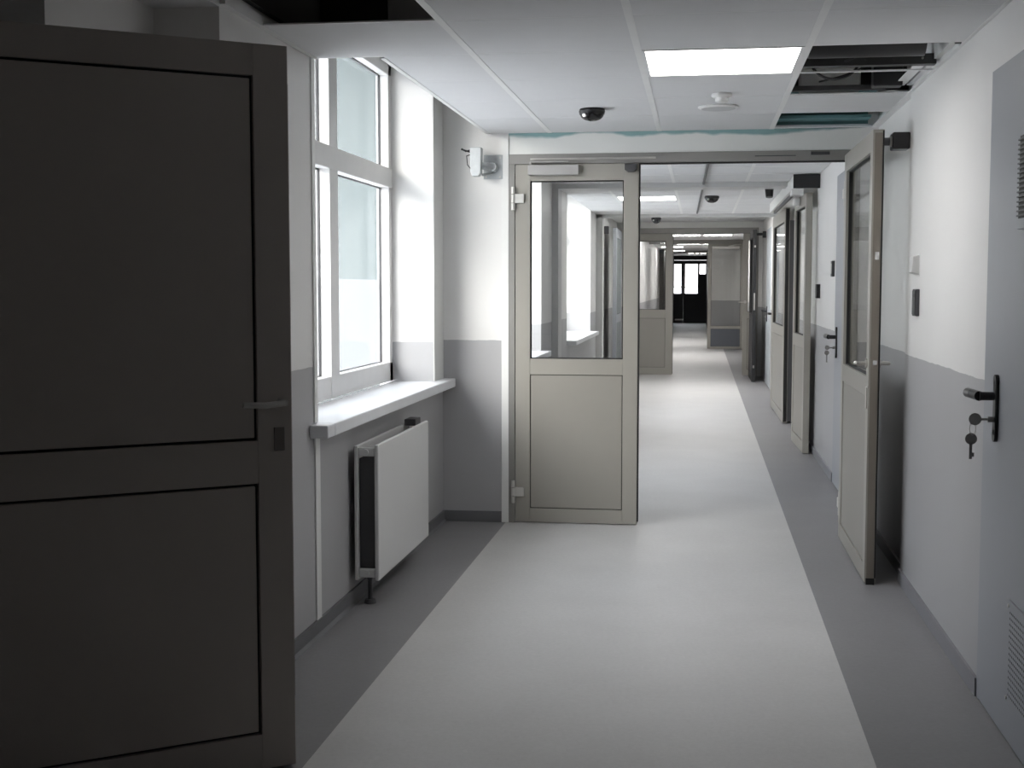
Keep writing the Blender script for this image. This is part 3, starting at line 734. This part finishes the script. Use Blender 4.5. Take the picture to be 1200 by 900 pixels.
# ------------------------------------------------------------------ things in the open ceiling cavities
tag(MB().cyl((.40, 5.20, 2.305), (.83, 5.20, 2.305), .082, seg=28).build('air_duct', 'black', smooth=True), 'black insulated duct inside the nearer ceiling opening', 'duct')
m = MB(); m.box(.39, .905, 5.375, 5.425, 2.222, 2.262); 
tag(m.build('steel_channel', 'channel'), 'dark steel channel across the nearer ceiling opening', 'steel channel')
for k in range(5):
    m = MB(); m.cyl((.42+k*.108, 5.371, 2.244), (.42+k*.108, 5.3765, 2.244), .005, seg=10); m.build('bolt', 'channel' if k < 4 else 'chrome', bpy.data.objects['steel_channel'])
m = MB(); m.box(.39, .80, 6.02, 6.055, 2.220, 2.242); tag(m.build('steel_channel', 'channel'), 'dark steel channel at the back of the second ceiling opening', 'steel channel')
m = MB(); m.box(.43, .70, 6.085, 6.15, 2.225, 2.55, bev=.01); tag(m.build('junction_box', 'plaster'), 'pale dusty box seen inside the second ceiling opening', 'junction box')
def cable(pts, r, label, mat='black', res=10):
    # Catmull-Rom through points
    P = [Vector(p) for p in pts]; Q = [P[0]]+P+[P[-1]]; out = []
    for i in range(1, len(Q)-2):
        for k in range(res):
            t = k/res; a, b, c, d = Q[i-1], Q[i], Q[i+1], Q[i+2]
            out.append(.5*((2*b)+(-a+c)*t+(2*a-5*b+4*c-d)*t*t+(-a+3*b-3*c+d)*t**3))
    out.append(P[-1])
    m = MB(); m.tube(out, r, 8); return tag(m.build('cable', mat, smooth=True), label, 'cable')
tag(MB().box(.735, .86, 5.93, 6.015, 2.222, 2.42, bev=.006).build('junction_box', 'black'), 'black box at the right end of the second ceiling opening', 'junction box')
cable([(.42, 5.72, 2.55), (.45, 5.75, 2.30), (.55, 5.80, 2.235), (.66, 5.82, 2.30), (.69, 5.83, 2.55)], .006, 'thick black cable sagging in the second ceiling opening')
cable([(.50, 5.90, 2.24), (.62, 5.90, 2.27), (.74, 5.88, 2.33), (.82, 5.86, 2.45)], .004, 'thin cable slanting up to the right in the second ceiling opening')
cable([(.55, 5.34, 2.232), (.62, 5.33, 2.27), (.66, 5.32, 2.40), (.66, 5.32, 2.7)], .004, 'grey cable looped over the black duct', 'darkgrey')
m = MB(); m.box(.895, .919, 4.87, 6.06, CZ+.03, 2.46); m.box(.84, .885, 5.44, 6.06, CZ+.03, CZ+.034)
tag(m.build('wall_angle', 'tbar'), 'white bracket strip along the wall inside the ceiling openings', 'bracket')
m = MB(); m.box(.385, .885, 7.20, 7.35, CZ+.035, CZ+.05); m.box(.385, .885, 6.70, 7.349, CZ+.14, CZ+.155); m.box(.385, .885, 7.335, 7.3495, CZ+.0, 2.6)
tag(m.build('plasterboard', 'teal'), 'green-blue plasterboard visible in the ceiling opening by the header', 'plasterboard')
m = MB(); m.cyl((.885, 4.885, 2.225), (.905, 4.885, 2.225), .016); tag(m.build('cable_gland', 'black'), 'tiny black gland at the corner of the nearer ceiling opening', 'cable gland')

# ------------------------------------------------------------------ wall devices on the right wall
o = tag(empty('sensor_box', (.92, 5.80, 1.40)), 'small grey-white sensor box on the right wall above the card reader', 'wall sensor')
m = MB(); m.prism([(0, -.0), (0, .085), (-.028, .078), (-.034, .010)], -.045, .045, 'XZ'); m.build('housing', simple('pale_grey_plastic', (.62, .62, .61), .4), o, bevel=.004)
m = MB(); m.box(-.002, -.0005, -.05, .05, -.004, .09); m.build('back_plate', 'white', o)
o = tag(empty('card_reader', (.92, 5.78, 1.225)), 'black slim card reader on the right wall near the open leaf', 'card reader')
m = MB(); m.box(-.016, 0, -.042, .048, 0, .115, bev=.003); m.build('housing', 'darkgrey', o)
m = MB(); m.box(-.0185, -.0155, -.036, .042, .006, .109, bev=.001); m.build('front', 'black', o)
m = MB(); m.box(-.0195, -.018, -.02, .02, .08, .095); m.build('indicator', 'darkgrey', o)
o = tag(empty('card_reader', (.92, 10.45, 1.26)), 'dark card reader on the far right wall before the operator box', 'card reader')
m = MB(); m.box(-.03, 0, -.05, .05, 0, .11, bev=.003); m.build('housing', 'black', o)
o = tag(empty('light_switch', (.92, 9.36, 1.42)), 'small dark switch above the handle of the steel door past the partition', 'light switch')
m = MB(); m.box(-.02, 0, -.04, .04, 0, .11, bev=.003); m.build('plate', 'darkgrey', o)
m = MB(); m.box(-.024, -.019, -.025, .025, .02, .09, bev=.002); m.build('rocker', 'chrome', o)
o = tag(empty('corridor_camera', (-1.20, 17.0, 2.08)), 'tiny grey camera on the left wall seen through the glazed leaf', 'security camera')
m = MB(); m.box(-.06, .02, -.06, .06, -.05, .05, bev=.005); m.cyl((-.08, 0, 0), (-.05, 0, 0), .02); m.build('body', 'darkgrey', o)

# ------------------------------------------------------------------ camera
f_px = 1530.0
HZ = 336.0
p = math.atan((450-HZ)/f_px); a = math.atan(221*math.cos(p)/f_px)
fw = Vector((-math.sin(a)*math.cos(p), math.cos(a)*math.cos(p), -math.sin(p)))
rt = Vector((math.cos(a), math.sin(a), 0)); up = rt.cross(fw)
cam = bpy.data.cameras.new('camera'); co = bpy.data.objects.new('camera', cam); COL.objects.link(co)
mt = Matrix((rt, up, -fw)).transposed().to_4x4(); mt.translation = (0, 0, H)
co.matrix_world = mt
cam.sensor_width = 36; cam.lens = f_px/1200*36; cam.clip_end = 300; cam.clip_start = .05
C.camera = co

# ------------------------------------------------------------------ light
wd = bpy.data.worlds.new('world'); C.world = wd; wd.use_nodes = True
nt = wd.node_tree; nt.nodes.clear()
bg = nt.nodes.new('ShaderNodeBackground'); ow = nt.nodes.new('ShaderNodeOutputWorld')
bg.inputs[0].default_value = (.97, .985, 1.0, 1); bg.inputs[1].default_value = WORLD_E
tc = nt.nodes.new('ShaderNodeTexCoord'); sz = nt.nodes.new('ShaderNodeSeparateXYZ'); nt.links.new(tc.outputs['Generated'], sz.inputs[0])
mr = nt.nodes.new('ShaderNodeMapRange'); mr.interpolation_type = 'SMOOTHSTEP'
mr.inputs['From Min'].default_value = .15; mr.inputs['From Max'].default_value = .75
mr.inputs['To Min'].default_value = 4.4; mr.inputs['To Max'].default_value = 13.0
nt.links.new(sz.outputs['Z'], mr.inputs['Value']); nt.links.new(mr.outputs[0], bg.inputs[1])
cr = nt.nodes.new('ShaderNodeMapRange'); cr.inputs['From Min'].default_value = .1; cr.inputs['From Max'].default_value = .7
nt.links.new(sz.outputs['Z'], cr.inputs['Value'])
cm = nt.nodes.new('ShaderNodeMix'); cm.data_type = 'RGBA'
cm.inputs['A'].default_value = (.98, .98, 1, 1); cm.inputs['B'].default_value = (.84, .90, 1, 1)
nt.links.new(cr.outputs[0], cm.inputs['Factor']); nt.links.new(cm.outputs['Result'], bg.inputs[0])
nt.links.new(bg.outputs[0], ow.inputs[0])
def portal(y0, y1, z0, z1, x):
    l = bpy.data.lights.new('window_portal', 'AREA'); l.shape = 'RECTANGLE'; l.size = y1-y0; l.size_y = z1-z0
    l.cycles.is_portal = True
    o = bpy.data.objects.new('window_portal', l); COL.objects.link(o)
    o.location = (x, (y0+y1)/2, (z0+z1)/2)
    # -Z local must look to +x (into room)
    o.rotation_euler = Matrix(((0, 0, -1), (1, 0, 0), (0, -1, 0))).to_euler()
portal(4.92, 7.08, .85, 2.55, -1.78); portal(8.3, 10.55, .82, 2.45, -1.72); portal(12.6, 15.35, .82, 2.45, -1.72)

sl = bpy.data.lights.new('hazy_sun', 'SUN'); sl.energy = 15.5; sl.angle = math.radians(45); sl.color = (1, .975, .93)
so = bpy.data.objects.new('hazy_sun', sl); COL.objects.link(so)
so.rotation_euler = Vector((.50, .80, -.44)).to_track_quat('-Z', 'Y').to_euler(); so.location = (-6, -4, 6)
vs = C.view_settings
vs.view_transform = 'Standard'; vs.look = 'None'; vs.gamma = 1; vs.use_curve_mapping = False; vs.exposure = 0.0
C.display_settings.display_device = 'sRGB'
